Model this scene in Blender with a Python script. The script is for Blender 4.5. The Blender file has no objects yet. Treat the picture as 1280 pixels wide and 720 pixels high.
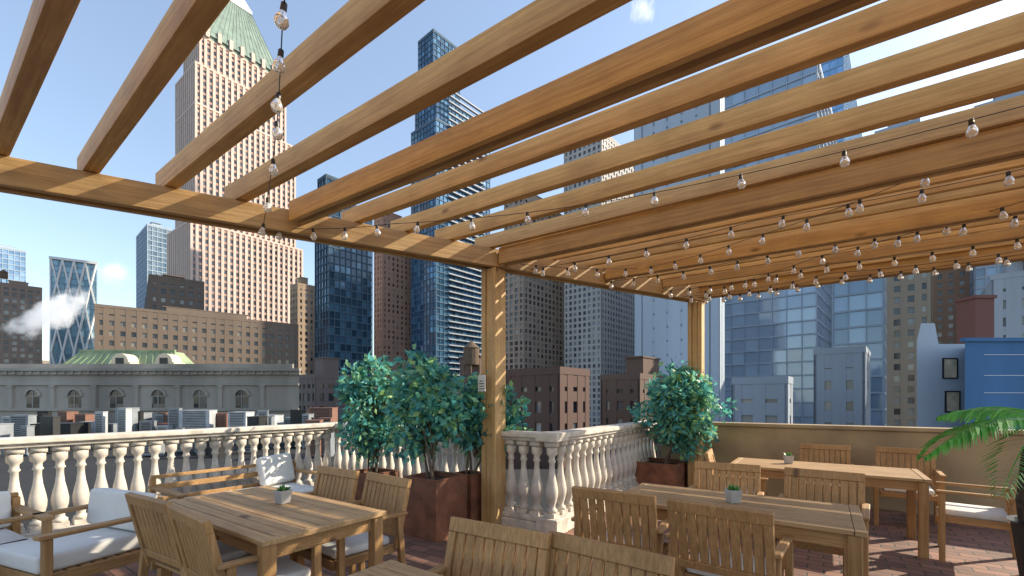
import bpy, math, random, bmesh
from mathutils import Vector, Matrix, noise
random.seed(7)
R = random.Random(11)
scene = bpy.context.scene
COL = scene.collection
F = 560.0; EYE = 1.5; HZ = 500.0
def site(px, d): return (px-640.0)/F*d
def hgt(py, d): return EYE+(HZ-py)*d/F
A = Vector((0.571, 0.821, 0)).normalized()
B = Vector((A.y, -A.x, 0))
ANGB = math.atan2(B.y, B.x); ANGA = math.atan2(A.y, A.x)

# ------------------------------------------------------------ materials
def newmat(name):
    m = bpy.data.materials.new(name); m.use_nodes = True
    nt = m.node_tree; b = nt.nodes['Principled BSDF']
    return m, nt, b
def N(nt, t, **kw):
    n = nt.nodes.new(t)
    for k, v in kw.items(): setattr(n, k, v)
    return n
def ramp(nt, stops):
    r = nt.nodes.new('ShaderNodeValToRGB')
    e = r.color_ramp.elements
    while len(e) < len(stops): e.new(0.5)
    for i, (p, c) in enumerate(stops):
        e[i].position = p; e[i].color = (c[0], c[1], c[2], 1)
    return r
def scl(c, k): return tuple(min(1, x*k) for x in c)

def mat_plain(name, col, rough=0.7, var=0.15, scale=3.0, metal=0.0, bump=0.0, streak=False):
    m, nt, b = newmat(name)
    tc = N(nt, 'ShaderNodeTexCoord'); mp = N(nt, 'ShaderNodeMapping')
    nt.links.new(tc.outputs['Object'], mp.inputs[0])
    if streak: mp.inputs['Scale'].default_value = (1, 1, 0.12)
    nz = N(nt, 'ShaderNodeTexNoise'); nz.inputs['Scale'].default_value = scale; nz.inputs['Detail'].default_value = 5
    nt.links.new(mp.outputs[0], nz.inputs['Vector'])
    r = ramp(nt, [(0.3, scl(col, 1-var)), (0.7, scl(col, 1+var))])
    nt.links.new(nz.outputs['Fac'], r.inputs[0]); nt.links.new(r.outputs[0], b.inputs['Base Color'])
    b.inputs['Roughness'].default_value = rough; b.inputs['Metallic'].default_value = metal
    if bump > 0:
        bp = N(nt, 'ShaderNodeBump'); bp.inputs['Strength'].default_value = bump
        n2 = N(nt, 'ShaderNodeTexNoise'); n2.inputs['Scale'].default_value = scale*6
        nt.links.new(tc.outputs['Object'], n2.inputs['Vector'])
        nt.links.new(n2.outputs['Fac'], bp.inputs['Height']); nt.links.new(bp.outputs[0], b.inputs['Normal'])
    return m

def mat_wood(name, c1, c2, axis=0, rough=0.6, sc=1.0, perobj=0.25):
    m, nt, b = newmat(name)
    tc = N(nt, 'ShaderNodeTexCoord'); oi = N(nt, 'ShaderNodeObjectInfo')
    add = N(nt, 'ShaderNodeVectorMath', operation='ADD')
    mul = N(nt, 'ShaderNodeVectorMath', operation='SCALE'); mul.inputs['Scale'].default_value = 37.0
    cmb = N(nt, 'ShaderNodeCombineXYZ')
    for i in range(3): nt.links.new(oi.outputs['Random'], cmb.inputs[i])
    nt.links.new(cmb.outputs[0], mul.inputs[0])
    nt.links.new(tc.outputs['Object'], add.inputs[0]); nt.links.new(mul.outputs[0], add.inputs[1])
    mp = N(nt, 'ShaderNodeMapping'); s = [22*sc, 22*sc, 22*sc]; s[axis] = 0.9*sc
    mp.inputs['Scale'].default_value = s
    nt.links.new(add.outputs[0], mp.inputs[0])
    nz = N(nt, 'ShaderNodeTexNoise'); nz.inputs['Scale'].default_value = 1.8; nz.inputs['Detail'].default_value = 9
    nz.inputs['Roughness'].default_value = 0.7; nz.inputs['Distortion'].default_value = 0.5
    nt.links.new(mp.outputs[0], nz.inputs['Vector'])
    mid = tuple((a+b_)/2 for a, b_ in zip(c1, c2))
    r = ramp(nt, [(0.31, c2), (0.5, mid), (0.67, c1)])
    nt.links.new(nz.outputs['Fac'], r.inputs[0])
    n2 = N(nt, 'ShaderNodeTexNoise'); n2.inputs['Scale'].default_value = 3.0; n2.inputs['Detail'].default_value = 3
    nt.links.new(add.outputs[0], n2.inputs['Vector'])
    r2 = ramp(nt, [(0.3, (0.76, 0.73, 0.7)), (0.6, (1.0, 1.0, 1.0))])
    nt.links.new(n2.outputs['Fac'], r2.inputs[0])
    mx = N(nt, 'ShaderNodeMixRGB', blend_type='MULTIPLY'); mx.inputs[0].default_value = 0.8
    nt.links.new(r.outputs[0], mx.inputs[1]); nt.links.new(r2.outputs[0], mx.inputs[2])
    vo = N(nt, 'ShaderNodeTexVoronoi'); vo.inputs['Scale'].default_value = 2.6
    mk = N(nt, 'ShaderNodeMapping'); sk = [1, 1, 1]; sk[axis] = 0.45; mk.inputs['Scale'].default_value = sk
    nt.links.new(add.outputs[0], mk.inputs[0]); nt.links.new(mk.outputs[0], vo.inputs['Vector'])
    rk = ramp(nt, [(0.03, (0.25, 0.16, 0.1)), (0.085, (1, 1, 1))])
    nt.links.new(vo.outputs['Distance'], rk.inputs[0])
    mk2 = N(nt, 'ShaderNodeMixRGB', blend_type='MULTIPLY'); mk2.inputs[0].default_value = 0.85
    nt.links.new(mx.outputs[0], mk2.inputs[1]); nt.links.new(rk.outputs[0], mk2.inputs[2])
    hsv = N(nt, 'ShaderNodeHueSaturation')
    mr = N(nt, 'ShaderNodeMapRange'); mr.inputs['To Min'].default_value = 1-perobj; mr.inputs['To Max'].default_value = 1+perobj
    nt.links.new(oi.outputs['Random'], mr.inputs['Value']); nt.links.new(mr.outputs[0], hsv.inputs['Value'])
    nt.links.new(mk2.outputs[0], hsv.inputs['Color']); nt.links.new(hsv.outputs[0], b.inputs['Base Color'])
    b.inputs['Roughness'].default_value = rough
    bp = N(nt, 'ShaderNodeBump'); bp.inputs['Strength'].default_value = 0.5; bp.inputs['Distance'].default_value = 0.01
    nt.links.new(nz.outputs['Fac'], bp.inputs['Height']); nt.links.new(bp.outputs[0], b.inputs['Normal'])
    return m

_gl = {}
def mat_glass_facade(bw, fh, dark, light, frac=0.25, rough=0.08, metal=0.0, spec=0.5):
    key = (round(bw, 2), round(fh, 2), dark, light, frac, rough, metal)
    if key in _gl: return _gl[key]
    m, nt, b = newmat('window_panes')
    tc = N(nt, 'ShaderNodeTexCoord')
    dv = N(nt, 'ShaderNodeVectorMath', operation='DIVIDE'); dv.inputs[1].default_value = (bw, bw, fh)
    fl = N(nt, 'ShaderNodeVectorMath', operation='FLOOR')
    wn = N(nt, 'ShaderNodeTexWhiteNoise', noise_dimensions='3D')
    nt.links.new(tc.outputs['Object'], dv.inputs[0]); nt.links.new(dv.outputs[0], fl.inputs[0]); nt.links.new(fl.outputs[0], wn.inputs['Vector'])
    mid = tuple(d*0.8+l*0.2 for d, l in zip(dark, light))
    r = ramp(nt, [(0.0, dark), (max(0.05, 1-frac*1.8), mid), (1-frac*0.6, light)])
    nt.links.new(wn.outputs['Value'], r.inputs[0]); nt.links.new(r.outputs[0], b.inputs['Base Color'])
    b.inputs['Roughness'].default_value = rough; b.inputs['Metallic'].default_value = metal
    b.inputs['Specular IOR Level'].default_value = spec
    sb = N(nt, 'ShaderNodeVectorMath', operation='SUBTRACT'); sb.inputs[1].default_value = (0.5, 0.5, 0.5)
    sc = N(nt, 'ShaderNodeVectorMath', operation='SCALE'); sc.inputs['Scale'].default_value = 0.035
    ge = N(nt, 'ShaderNodeNewGeometry'); ad = N(nt, 'ShaderNodeVectorMath', operation='ADD'); nm = N(nt, 'ShaderNodeVectorMath', operation='NORMALIZE')
    nt.links.new(wn.outputs['Color'], sb.inputs[0]); nt.links.new(sb.outputs[0], sc.inputs[0])
    nt.links.new(ge.outputs['Normal'], ad.inputs[0]); nt.links.new(sc.outputs[0], ad.inputs[1]); nt.links.new(ad.outputs[0], nm.inputs[0])
    nt.links.new(nm.outputs[0], b.inputs['Normal'])
    _gl[key] = m
    return m

def mat_leaf(name, cols, trans=0.3):
    m, nt, b = newmat(name)
    ge = N(nt, 'ShaderNodeNewGeometry')
    n = len(cols)
    r = ramp(nt, [(i/(n-1), c) for i, c in enumerate(cols)])
    nt.links.new(ge.outputs['Random Per Island'], r.inputs[0]); nt.links.new(r.outputs[0], b.inputs['Base Color'])
    b.inputs['Roughness'].default_value = 0.4
    tr = N(nt, 'ShaderNodeBsdfTranslucent'); mx = N(nt, 'ShaderNodeMixShader'); mx.inputs[0].default_value = trans
    nt.links.new(r.outputs[0], tr.inputs[0]); nt.links.new(b.outputs[0], mx.inputs[1]); nt.links.new(tr.outputs[0], mx.inputs[2])
    nt.links.new(mx.outputs[0], nt.nodes['Material Output'].inputs[0])
    return m

# ------------------------------------------------------------ mesh builder
class MB:
    def __init__(s): s.v = []; s.f = []; s.m = []
    def box(s, x0, x1, y0, y1, z0, z1, mat=0, M=None):
        i = len(s.v)
        pts = [(x0,y0,z0),(x1,y0,z0),(x1,y1,z0),(x0,y1,z0),(x0,y0,z1),(x1,y0,z1),(x1,y1,z1),(x0,y1,z1)]
        if M is not None: pts = [tuple(M @ Vector(p)) for p in pts]
        s.v += pts
        for q in [(0,3,2,1),(4,5,6,7),(0,1,5,4),(1,2,6,5),(2,3,7,6),(3,0,4,7)]:
            s.f.append(tuple(i+k for k in q)); s.m.append(mat)
    def poly(s, pts, mat=0):
        i = len(s.v); s.v += [tuple(p) for p in pts]; s.f.append(tuple(range(i, i+len(pts)))); s.m.append(mat)
    def prism(s, pts, d, mat=0):
        i = len(s.v); n = len(pts); d = Vector(d)
        s.v += [tuple(p) for p in pts] + [tuple(Vector(p)+d) for p in pts]
        s.f.append(tuple(reversed(range(i, i+n)))); s.m.append(mat)
        s.f.append(tuple(range(i+n, i+2*n))); s.m.append(mat)
        for k in range(n):
            k2 = (k+1) % n; s.f.append((i+k, i+k2, i+n+k2, i+n+k)); s.m.append(mat)
    def lathe(s, prof, n=12, o=(0,0,0), mat=0, M=None):
        i = len(s.v)
        for r, z in prof:
            for k in range(n):
                a = 2*math.pi*k/n; p = Vector((o[0]+r*math.cos(a), o[1]+r*math.sin(a), o[2]+z))
                if M is not None: p = M @ p
                s.v.append(tuple(p))
        for j in range(len(prof)-1):
            for k in range(n):
                k2 = (k+1) % n
                s.f.append((i+j*n+k, i+j*n+k2, i+(j+1)*n+k2, i+(j+1)*n+k)); s.m.append(mat)
        s.f.append(tuple(i+k for k in reversed(range(n)))); s.m.append(mat)
        j = len(prof)-1; s.f.append(tuple(i+j*n+k for k in range(n))); s.m.append(mat)
    def tube(s, path, r, n=6, mat=0):
        path = [Vector(p) for p in path]; i = len(s.v)
        rr = r if isinstance(r, (list, tuple)) else [r]*len(path)
        for j, p in enumerate(path):
            t = (path[min(j+1, len(path)-1)]-path[max(j-1, 0)]).normalized()
            u = t.cross(Vector((0.13, 0.31, 0.94))).normalized(); w = t.cross(u)
            for k in range(n):
                a = 2*math.pi*k/n; s.v.append(tuple(p+(u*math.cos(a)+w*math.sin(a))*rr[j]))
        for j in range(len(path)-1):
            for k in range(n):
                k2 = (k+1) % n
                s.f.append((i+j*n+k, i+j*n+k2, i+(j+1)*n+k2, i+(j+1)*n+k)); s.m.append(mat)
        s.f.append(tuple(i+k for k in range(n))); s.m.append(mat)
        s.f.append(tuple(i+(len(path)-1)*n+k for k in range(n))); s.m.append(mat)
    def obj(s, name, mats, parent=None, loc=(0,0,0), rz=0.0, smooth=False, bevel=0, seg=1):
        me = bpy.data.meshes.new(name); me.from_pydata(s.v, [], s.f)
        for m in mats: me.materials.append(m)
        me.polygons.foreach_set('material_index', s.m)
        if smooth: me.polygons.foreach_set('use_smooth', [True]*len(me.polygons))
        me.update()
        o = bpy.data.objects.new(name, me); COL.objects.link(o)
        o.location = loc; o.rotation_euler = (0, 0, rz)
        if parent: o.parent = parent
        if bevel:
            b = o.modifiers.new('bevel', 'BEVEL'); b.width = bevel; b.segments = seg; b.limit_method = 'ANGLE'
        return o
def empty(name, loc=(0,0,0), rz=0.0, parent=None):
    o = bpy.data.objects.new(name, None); o.empty_display_size = 0.2; COL.objects.link(o)
    o.location = loc; o.rotation_euler = (0, 0, rz)
    if parent: o.parent = parent
    return o
def tag(o, label, cat, group=None):
    o['label'] = label; o['category'] = cat
    if group: o['group'] = group
def copy_thing(root, loc, rz):
    c = root.copy(); COL.objects.link(c); c.location = loc; c.rotation_euler = (0, 0, rz)
    for ch in root.children:
        k = ch.copy(); COL.objects.link(k); k.parent = c
        for g in ch.children:
            q = g.copy(); COL.objects.link(q); q.parent = k
    return c

# ------------------------------------------------------------ camera, light, sky
cam = bpy.data.cameras.new('camera'); co = bpy.data.objects.new('camera', cam); COL.objects.link(co)
co.location = (0, 0, EYE); co.rotation_euler = (math.radians(90), 0, 0)
cam.sensor_width = 36; cam.lens = 36*F/1280; cam.shift_y = (HZ-360)/1280.0
cam.clip_start = 0.05; cam.clip_end = 6000
scene.camera = co
ELEV = 30.0
sd = Vector((0.968, 0.25, 0)).normalized()
to_sun = Vector((sd.x*math.cos(math.radians(ELEV)), sd.y*math.cos(math.radians(ELEV)), math.sin(math.radians(ELEV))))
sl = bpy.data.lights.new('sun', 'SUN'); so = bpy.data.objects.new('sun', sl); COL.objects.link(so)
sl.energy = 5.0; sl.angle = math.radians(0.5); sl.color = (1.6, 1.42, 1.12)
so.rotation_euler = to_sun.to_track_quat('Z', 'Y').to_euler()
w = bpy.data.worlds.new('World'); scene.world = w; w.use_nodes = True
nt = w.node_tree; sky = nt.nodes.new('ShaderNodeTexSky'); sky.sky_type = 'NISHITA'; sky.sun_disc = False
sky.sun_elevation = math.radians(ELEV); sky.sun_rotation = math.atan2(sd.x, sd.y)
sky.air_density = 1.1; sky.dust_density = 0.8; sky.ozone_density = 1.2
gain = nt.nodes.new('ShaderNodeMixRGB'); gain.blend_type = 'MULTIPLY'; gain.inputs[0].default_value = 1; gain.inputs[2].default_value = (1.95, 1.92, 1.92, 1)
# thin high haze over the clear sky
haze = nt.nodes.new('ShaderNodeMixRGB'); haze.blend_type = 'MIX'; haze.inputs[0].default_value = 0.2; haze.inputs[2].default_value = (4.6, 5.3, 6.2, 1)
nt.links.new(sky.outputs[0], gain.inputs[1]); nt.links.new(gain.outputs[0], haze.inputs[1]); nt.links.new(haze.outputs[0], nt.nodes['Background'].inputs[0]); nt.nodes['Background'].inputs[1].default_value = 0.15
scene.view_settings.view_transform = 'Standard'; scene.view_settings.look = 'None'; scene.view_settings.exposure = 0

# ------------------------------------------------------------ material set
M_pergola = mat_wood('pergola_timber', (0.70, 0.45, 0.165), (0.43, 0.24, 0.075), perobj=0.1)
M_pergola_old = mat_wood('weathered_timber', (0.62, 0.41, 0.175), (0.37, 0.22, 0.085), perobj=0.1)
M_post = mat_wood('post_timber', (0.64, 0.43, 0.19), (0.4, 0.24, 0.1), axis=2)
M_teak = mat_wood('teak', (0.52, 0.3, 0.12), (0.28, 0.145, 0.05), axis=0, sc=1.6, perobj=0.12)
M_teakz = mat_wood('teak_upright', (0.52, 0.3, 0.12), (0.28, 0.145, 0.05), axis=2, sc=1.6, perobj=0.12)
M_table = mat_wood('teak_table', (0.54, 0.35, 0.165), (0.31, 0.18, 0.08), axis=0, sc=1.4, perobj=0.1)
M_stone = mat_plain('balustrade_stone', (0.56, 0.51, 0.44), 0.88, 0.28, 7, bump=0.45)
M_cush = mat_plain('white_canvas', (0.72, 0.7, 0.66), 0.9, 0.03, 8, bump=0.1)
M_rust = mat_plain('rusted_steel', (0.2, 0.08, 0.042), 0.7, 0.4, 6, bump=0.3)
M_soil = mat_plain('soil', (0.04, 0.03, 0.02), 0.95, 0.3, 20)
M_bark = mat_plain('bark', (0.13, 0.1, 0.07), 0.9, 0.3, 20)
M_stucco = mat_plain('tan_stucco', (0.34, 0.255, 0.155), 0.9, 0.22, 2, bump=0.3)
M_tar = mat_plain('roof_tar', (0.012, 0.012, 0.013), 0.95, 0.6, 0.3)
M_asph = mat_plain('asphalt', (0.05, 0.05, 0.053), 0.9, 0.2, 0.2)
M_black = mat_plain('black_rubber', (0.02, 0.02, 0.02), 0.5, 0.1, 5)
M_conc = mat_plain('concrete', (0.4, 0.38, 0.35), 0.85, 0.12, 12, bump=0.2)
M_white = mat_plain('white_paint', (0.7, 0.7, 0.69), 0.5, 0.05, 4)
M_slab = mat_plain('grey_balcony_slab', (0.34, 0.37, 0.41), 0.6, 0.1, 1)
M_leaf = mat_leaf('ficus_leaf', [(0.03, 0.12, 0.12), (0.06, 0.27, 0.26), (0.11, 0.43, 0.41), (0.14, 0.4, 0.26), (0.34, 0.55, 0.2), (0.16, 0.52, 0.5)], .42)
M_palm = mat_leaf('palm_leaf', [(0.07, 0.3, 0.05), (0.13, 0.48, 0.08), (0.22, 0.58, 0.12)], .4)
M_succ = mat_leaf('succulent_leaf', [(0.06, 0.2, 0.04), (0.15, 0.35, 0.08)])

def mat_tiles():
    m, nt, b = newmat('terracotta_pavers')
    tc = N(nt, 'ShaderNodeTexCoord'); mp = N(nt, 'ShaderNodeMapping'); mp.inputs['Rotation'].default_value = (0, 0, -ANGB)
    nt.links.new(tc.outputs['Object'], mp.inputs[0])
    br = N(nt, 'ShaderNodeTexBrick'); br.offset = 0.5; br.inputs['Scale'].default_value = 1.0
    br.inputs['Brick Width'].default_value = 0.24; br.inputs['Row Height'].default_value = 0.12
    br.inputs['Mortar Size'].default_value = 0.008; br.inputs['Mortar Smooth'].default_value = 0.2; br.inputs['Bias'].default_value = 0
    br.inputs['Color1'].default_value = (0.34, 0.17, 0.115, 1); br.inputs['Color2'].default_value = (0.18, 0.095, 0.068, 1)
    br.inputs['Mortar'].default_value = (0.08, 0.065, 0.055, 1)
    nt.links.new(mp.outputs[0], br.inputs['Vector'])
    nz = N(nt, 'ShaderNodeTexNoise'); nz.inputs['Scale'].default_value = 1.3; nz.inputs['Detail'].default_value = 6
    nt.links.new(tc.outputs['Object'], nz.inputs['Vector'])
    r = ramp(nt, [(0.3, (0.6, 0.6, 0.6)), (0.7, (1.0, 1.0, 1.0))]); nt.links.new(nz.outputs['Fac'], r.inputs[0])
    mx = N(nt, 'ShaderNodeMixRGB', blend_type='MULTIPLY'); mx.inputs[0].default_value = 1
    nt.links.new(br.outputs['Color'], mx.inputs[1]); nt.links.new(r.outputs[0], mx.inputs[2]); nt.links.new(mx.outputs[0], b.inputs['Base Color'])
    bp = N(nt, 'ShaderNodeBump', invert=True); bp.inputs['Strength'].default_value = 0.5; bp.inputs['Distance'].default_value = 0.01
    nt.links.new(br.outputs['Fac'], bp.inputs['Height']); nt.links.new(bp.outputs[0], b.inputs['Normal'])
    b.inputs['Roughness'].default_value = 0.75
    return m
M_tile = mat_tiles()

# ------------------------------------------------------------ ground, terrace
g = MB(); g.poly([(-4000,-1500,0),(4000,-1500,0),(4000,5000,0),(-4000,5000,0)])
o = g.obj('city_ground', [M_asph], loc=(0,0,-25)); o['kind'] = 'structure'

P2 = Vector((0.45, 5.05, 0)); P1 = P2 - B*4.02; P0 = P1 - A*7.0; P3 = P2 + A*3.59; W1 = P3 + B*7.6
off = 0.16
t = MB()
loop = [P0-B*off, P1-B*off+A*off, P2-B*off+A*off, P3-B*off+A*off, W1+A*off, Vector((9.5,-4,0)), Vector((-8.5,-4,0))]
loop = [Vector((p.x, p.y, -0.35)) for p in loop][::-1]
t.prism([tuple(p) for p in loop], (0, 0, 0.35))
o = t.obj('terrace_floor', [M_tile]); o['kind'] = 'structure'
t = MB()
t.prism([(p.x*0.985, p.y*0.985, -25) for p in loop], (0, 0, 24.6))
o = t.obj('terrace_building', [mat_plain('terrace_brick', (0.25, 0.15, 0.1), 0.9)])
tag(o, 'brick building below the roof terrace', 'building')

# ------------------------------------------------------------ balustrade
bal = empty('balustrade', tuple(P2)); tag(bal, 'cream stone balustrade with turned balusters along the terrace edge', 'balustrade')
prof = [(0.062,0),(0.062,0.035),(0.042,0.05),(0.036,0.075),(0.05,0.12),(0.068,0.2),(0.07,0.26),(0.058,0.34),(0.038,0.44),(0.03,0.53),(0.03,0.59),(0.046,0.61),(0.034,0.63),(0.034,0.67),(0.06,0.7),(0.062,0.78)]
mb = MB(); mb.box(-0.062,0.062,-0.062,0.062,-0.0,0.05); mb.lathe([(r*1.0, z*0.94+0.05) for r, z in prof], 12); mb.box(-0.062,0.062,-0.062,0.062,0.79,0.85)
bal_me = mb.obj('baluster', [M_stone], smooth=False)
for p in bal_me.data.polygons: p.use_smooth = len(p.vertices) == 4 and abs(p.normal.z) < 0.95 and p.index > 6
bal_me.parent = bal
first = [True]
def put_bal(p):
    if first[0]: o = bal_me; first[0] = False
    else:
        o = bal_me.copy(); COL.objects.link(o)
    o.location = (p.x-P2.x, p.y-P2.y, 0.182); o.rotation_euler = (0, 0, ANGB)
def seg(a, b, sp, e0=0.2, e1=0.2):
    d = b-a; L = d.length; d.normalize(); ang = math.atan2(d.y, d.x)
    r = MB(); r.box(0.0, L-.002, -0.13, 0.13, 1.07, 1.13); r.box(0, L-.002, -0.095, 0.095, 1.03, 1.068)
    r.obj('rail', [M_stone], bal, tuple(a-P2), ang, bevel=0.012, seg=2)
    r = MB(); r.box(0, L, -0.12, 0.12, 0.0, 0.12); r.box(0, L, -0.095, 0.095, 0.122, 0.18)
    r.obj('plinth', [M_stone], bal, tuple(a-P2), ang, bevel=0.012, seg=2)
    n = int((L-e0-e1)/sp)
    for i in range(n+1): put_bal(a+d*(e0+(L-e0-e1)*i/n))
seg(P1, P0, 0.16); seg(P1, P2, 0.18); seg(P2, P3, 0.195)
for p in (P1, P2, P3):
    r = MB(); r.box(-0.135,0.135,-0.135,0.135,0,0.184); r.obj('plinth_corner', [M_stone], bal, tuple(p-P2), ANGB, bevel=0.01)
    r = MB(); r.box(-0.14,0.14,-0.14,0.14,1.035,1.135); r.obj('rail_corner', [M_stone], bal, tuple(p-P2), ANGB, bevel=0.01)
    put_bal(p)

wl = MB(); L = (W1-P3).length
wl.box(0.18, L, -0.1, 0.1, 0, 1.08); wl.box(0.18, L, -0.14, 0.14, 1.08, 1.135)
o = wl.obj('parapet_wall', [M_stucco], loc=tuple(P3), rz=ANGB, bevel=0.01); tag(o, 'tan stucco parapet wall behind the dining tables', 'wall')

# ------------------------------------------------------------ pergola
D = Vector((0.868, 0.496, 0)).normalized(); ANGD = math.atan2(D.y, D.x)
Q1 = Vector((-0.22, 5.35, 0)); Q2 = Q1 + D*3.64; QL = Q1 - D*6.6
per = empty('pergola', tuple(Q1)); tag(per, 'timber pergola of open rafters over the roof terrace', 'pergola')
def rel(p, z=0): return (p.x-Q1.x, p.y-Q1.y, z)
L = (Q2-QL).length
for off_, dz in ((-0.085, 0), (0.085, 0.012)):
    m_ = MB(); m_.box(-0.0, L+0.15, off_-0.03, off_+0.03, 3.06+dz, 3.27)
    m_.obj('beam', [M_pergola_old], per, rel(QL), ANGD, bevel=0.003)
m_ = MB(); m_.box(0, L+0.15, -0.05, 0.05, 3.14, 3.24); m_.obj('beam', [M_pergola_old], per, rel(QL), ANGD)
RL = 7.2
ts = [0.12+0.5*k for k in range(0, 13)] + [-0.22-0.275*k for k in range(0, 13)]
turn = {4.12: -1.3, 3.62: -2.6, 3.12: -1.5, 2.62: -0.1}
for i, tv in enumerate(ts):
    base = Q1 - D*tv
    s0 = -0.12
    if abs(tv-2.12) < 0.02: continue
    big = tv > 1.7
    m_ = MB(); hw = 0.047 if big else 0.038 if tv > 0 else 0.028
    m_.box(s0, RL, -hw, hw, 3.275, 3.44 if big else 3.425 if tv > 0 else 3.395)
    da = math.radians(turn.get(round(tv, 2), 0.5 if tv < 2 else -1.3))
    m_.obj('rafter', [M_pergola if i % 4 else M_pergola_old], per, rel(base), ANGB + da + R.uniform(-.003, .003), bevel=0.002)
def deep(tv, offs, z0, z1, wd, mat, s0=0.13, da=0.0):
    base = Q1 - D*tv
    for q in offs:
        m_ = MB(); m_.box(s0, RL, q-wd/2, q+wd/2, z0+R.uniform(0, .012), z1); m_.obj('cross_beam', [mat], per, rel(base), ANGB+da, bevel=0.002)
deep(2.14, (-0.11, -.02), 3.14, 3.32, 0.045, M_pergola, da=.009)
deep(2.14, (0.1,), 3.275, 3.44, 0.08, M_pergola, -0.12, da=.009)
deep(0.0, (-0.05, 0.05), 3.08, 3.27, 0.045, M_pergola_old)
deep(-1.62, (-0.05, 0.04), 3.12, 3.27, 0.04, M_pergola_old)
deep(-2.7, (0,), 3.15, 3.27, 0.045, M_pergola_old)
deep(-3.64, (-0.05, 0.05), 3.1, 3.36, 0.05, M_pergola_old, -0.1)
for q in (Q1, Q2):
    m_ = MB()
    m_.box(-0.105, -0.045, -0.105, 0.105, 0.0, 3.05); m_.box(-0.04, 0.04, -0.09, 0.09, 0.0, 3.05); m_.box(0.045, 0.105, -0.105, 0.105, 0.0, 3.05)
    m_.obj('post', [M_post], per, rel(q), ANGB, bevel=0.004)

# sign on the post
sg = MB(); sg.box(-0.055, 0.055, -0.004, 0.004, 0, 0.19)
sign = sg.obj('sign', [M_white], loc=(Q1.x-0.085-0.045, Q1.y-0.15, 1.6), rz=ANGB); tag(sign, 'small white notice plate fixed to the timber post', 'sign')
s2 = MB()
for i, (a_, b_) in enumerate(((-.04, .04), (-.035, .03), (-.04, .035), (-.03, .02))): s2.box(a_, b_, -0.0075, -0.0055, 0.025+i*0.03, 0.034+i*0.03)
s2.obj('printed_text', [M_black], sign)

# ------------------------------------------------------------ string lights
m, nt_, b = newmat('bulb_glass'); b.inputs['Base Color'].default_value = (1, 0.95, 0.85, 1)
b.inputs['Transmission Weight'].default_value = 0.65; b.inputs['Roughness'].default_value = 0.06; b.inputs['IOR'].default_value = 1.35
M_bulb = m
bulb_prof = [(0.011,0),(0.017,-0.01),(0.028,-0.034),(0.031,-0.049),(0.024,-0.067),(0.008,-0.075)]
mbb = MB(); mbb.lathe([(r, z-0.032) for r, z in bulb_prof], 10); bulb_src = mbb.obj('light_bulb', [M_bulb], smooth=True)
mbs = MB(); mbs.lathe([(0.010, 0.004), (0.013, 0), (0.014, -0.03), (0.012, -0.036)], 8); sock_src = mbs.obj('socket', [M_black])
bulb_me, sock_me = bulb_src.data, sock_src.data
bpy.data.objects.remove(bulb_src); bpy.data.objects.remove(sock_src)
def strand(points, nb, sag=0.07):
    pts = []
    pts3 = [Vector(p) for p in points]
    for a, b in zip(pts3[:-1], pts3[1:]):
        for i in range(12):
            u = i/12; pts.append(a.lerp(b, u)-Vector((0, 0, sag*4*u*(1-u))))
    pts.append(pts3[-1])
    root = MB(); root.tube([p-pts3[0] for p in pts], 0.003, 5)
    ob = root.obj('string_light', [M_black], loc=tuple(pts3[0]))
    tag(ob, 'black cable string light with clear bulbs under the pergola', 'string light', 'string lights under the pergola')
    for i in range(nb):
        u = (i+0.5)/nb*(len(pts)-1); j = int(u); p = pts[j].lerp(pts[min(j+1, len(pts)-1)], u-j)-pts3[0]
        s_ = bpy.data.objects.new('light_bulb', bulb_me); COL.objects.link(s_); s_.parent = ob; s_.location = p; s_.rotation_euler = (R.uniform(-.15, .15), R.uniform(-.15, .15), 0)
        k_ = bpy.data.objects.new('socket', sock_me); COL.objects.link(k_); k_.parent = s_
zz = 3.2
strand([(-2.4, 4.3, 3.1), (-1.5, 2.85, zz), (-1.05, 2.05, zz+.03), (-.62, 1.3, zz)], 9, .04)
strand([(-2.3, 4.15, 3.1), (-1.14, 4.27, 3.18), (0.9, 3.85, 3.22), (3.1, 2.6, 3.24), (4.5, 1.7, 3.24)], 16, 0.03)
strand([(0.1, 5.4, 3.14), (1.65, 5.78, 3.2), (2.47, 4.77, 3.2), (3.2, 3.17, 3.22), (3.9, 1.6, 3.22)], 16, 0.03)
strand([(2.9, 7.0, 3.1), (4.3, 6.1, 3.16), (6.0, 4.85, 3.16)], 14, 0.04)
strand([(1.2, 6.1, 3.1), (3.2, 5.0, 3.2), (5.2, 3.55, 3.2)], 15, 0.04)
strand([(2.2, 6.6, 3.1), (3.9, 5.55, 3.18), (5.8, 4.1, 3.18)], 15, 0.04)
strand([(2.8, 6.8, 3.12), (3.6, 5.2, 3.18), (4.5, 3.4, 3.2)], 11, 0.03)
strand([(0.2, 5.5, 3.1), (2.3, 4.25, 3.2), (4.6, 2.6, 3.22)], 12, 0.04)
strand([(2.6, 6.85, 3.08), (4.1, 5.8, 3.14), (6.0, 4.4, 3.14)], 14, 0.05)

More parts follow.
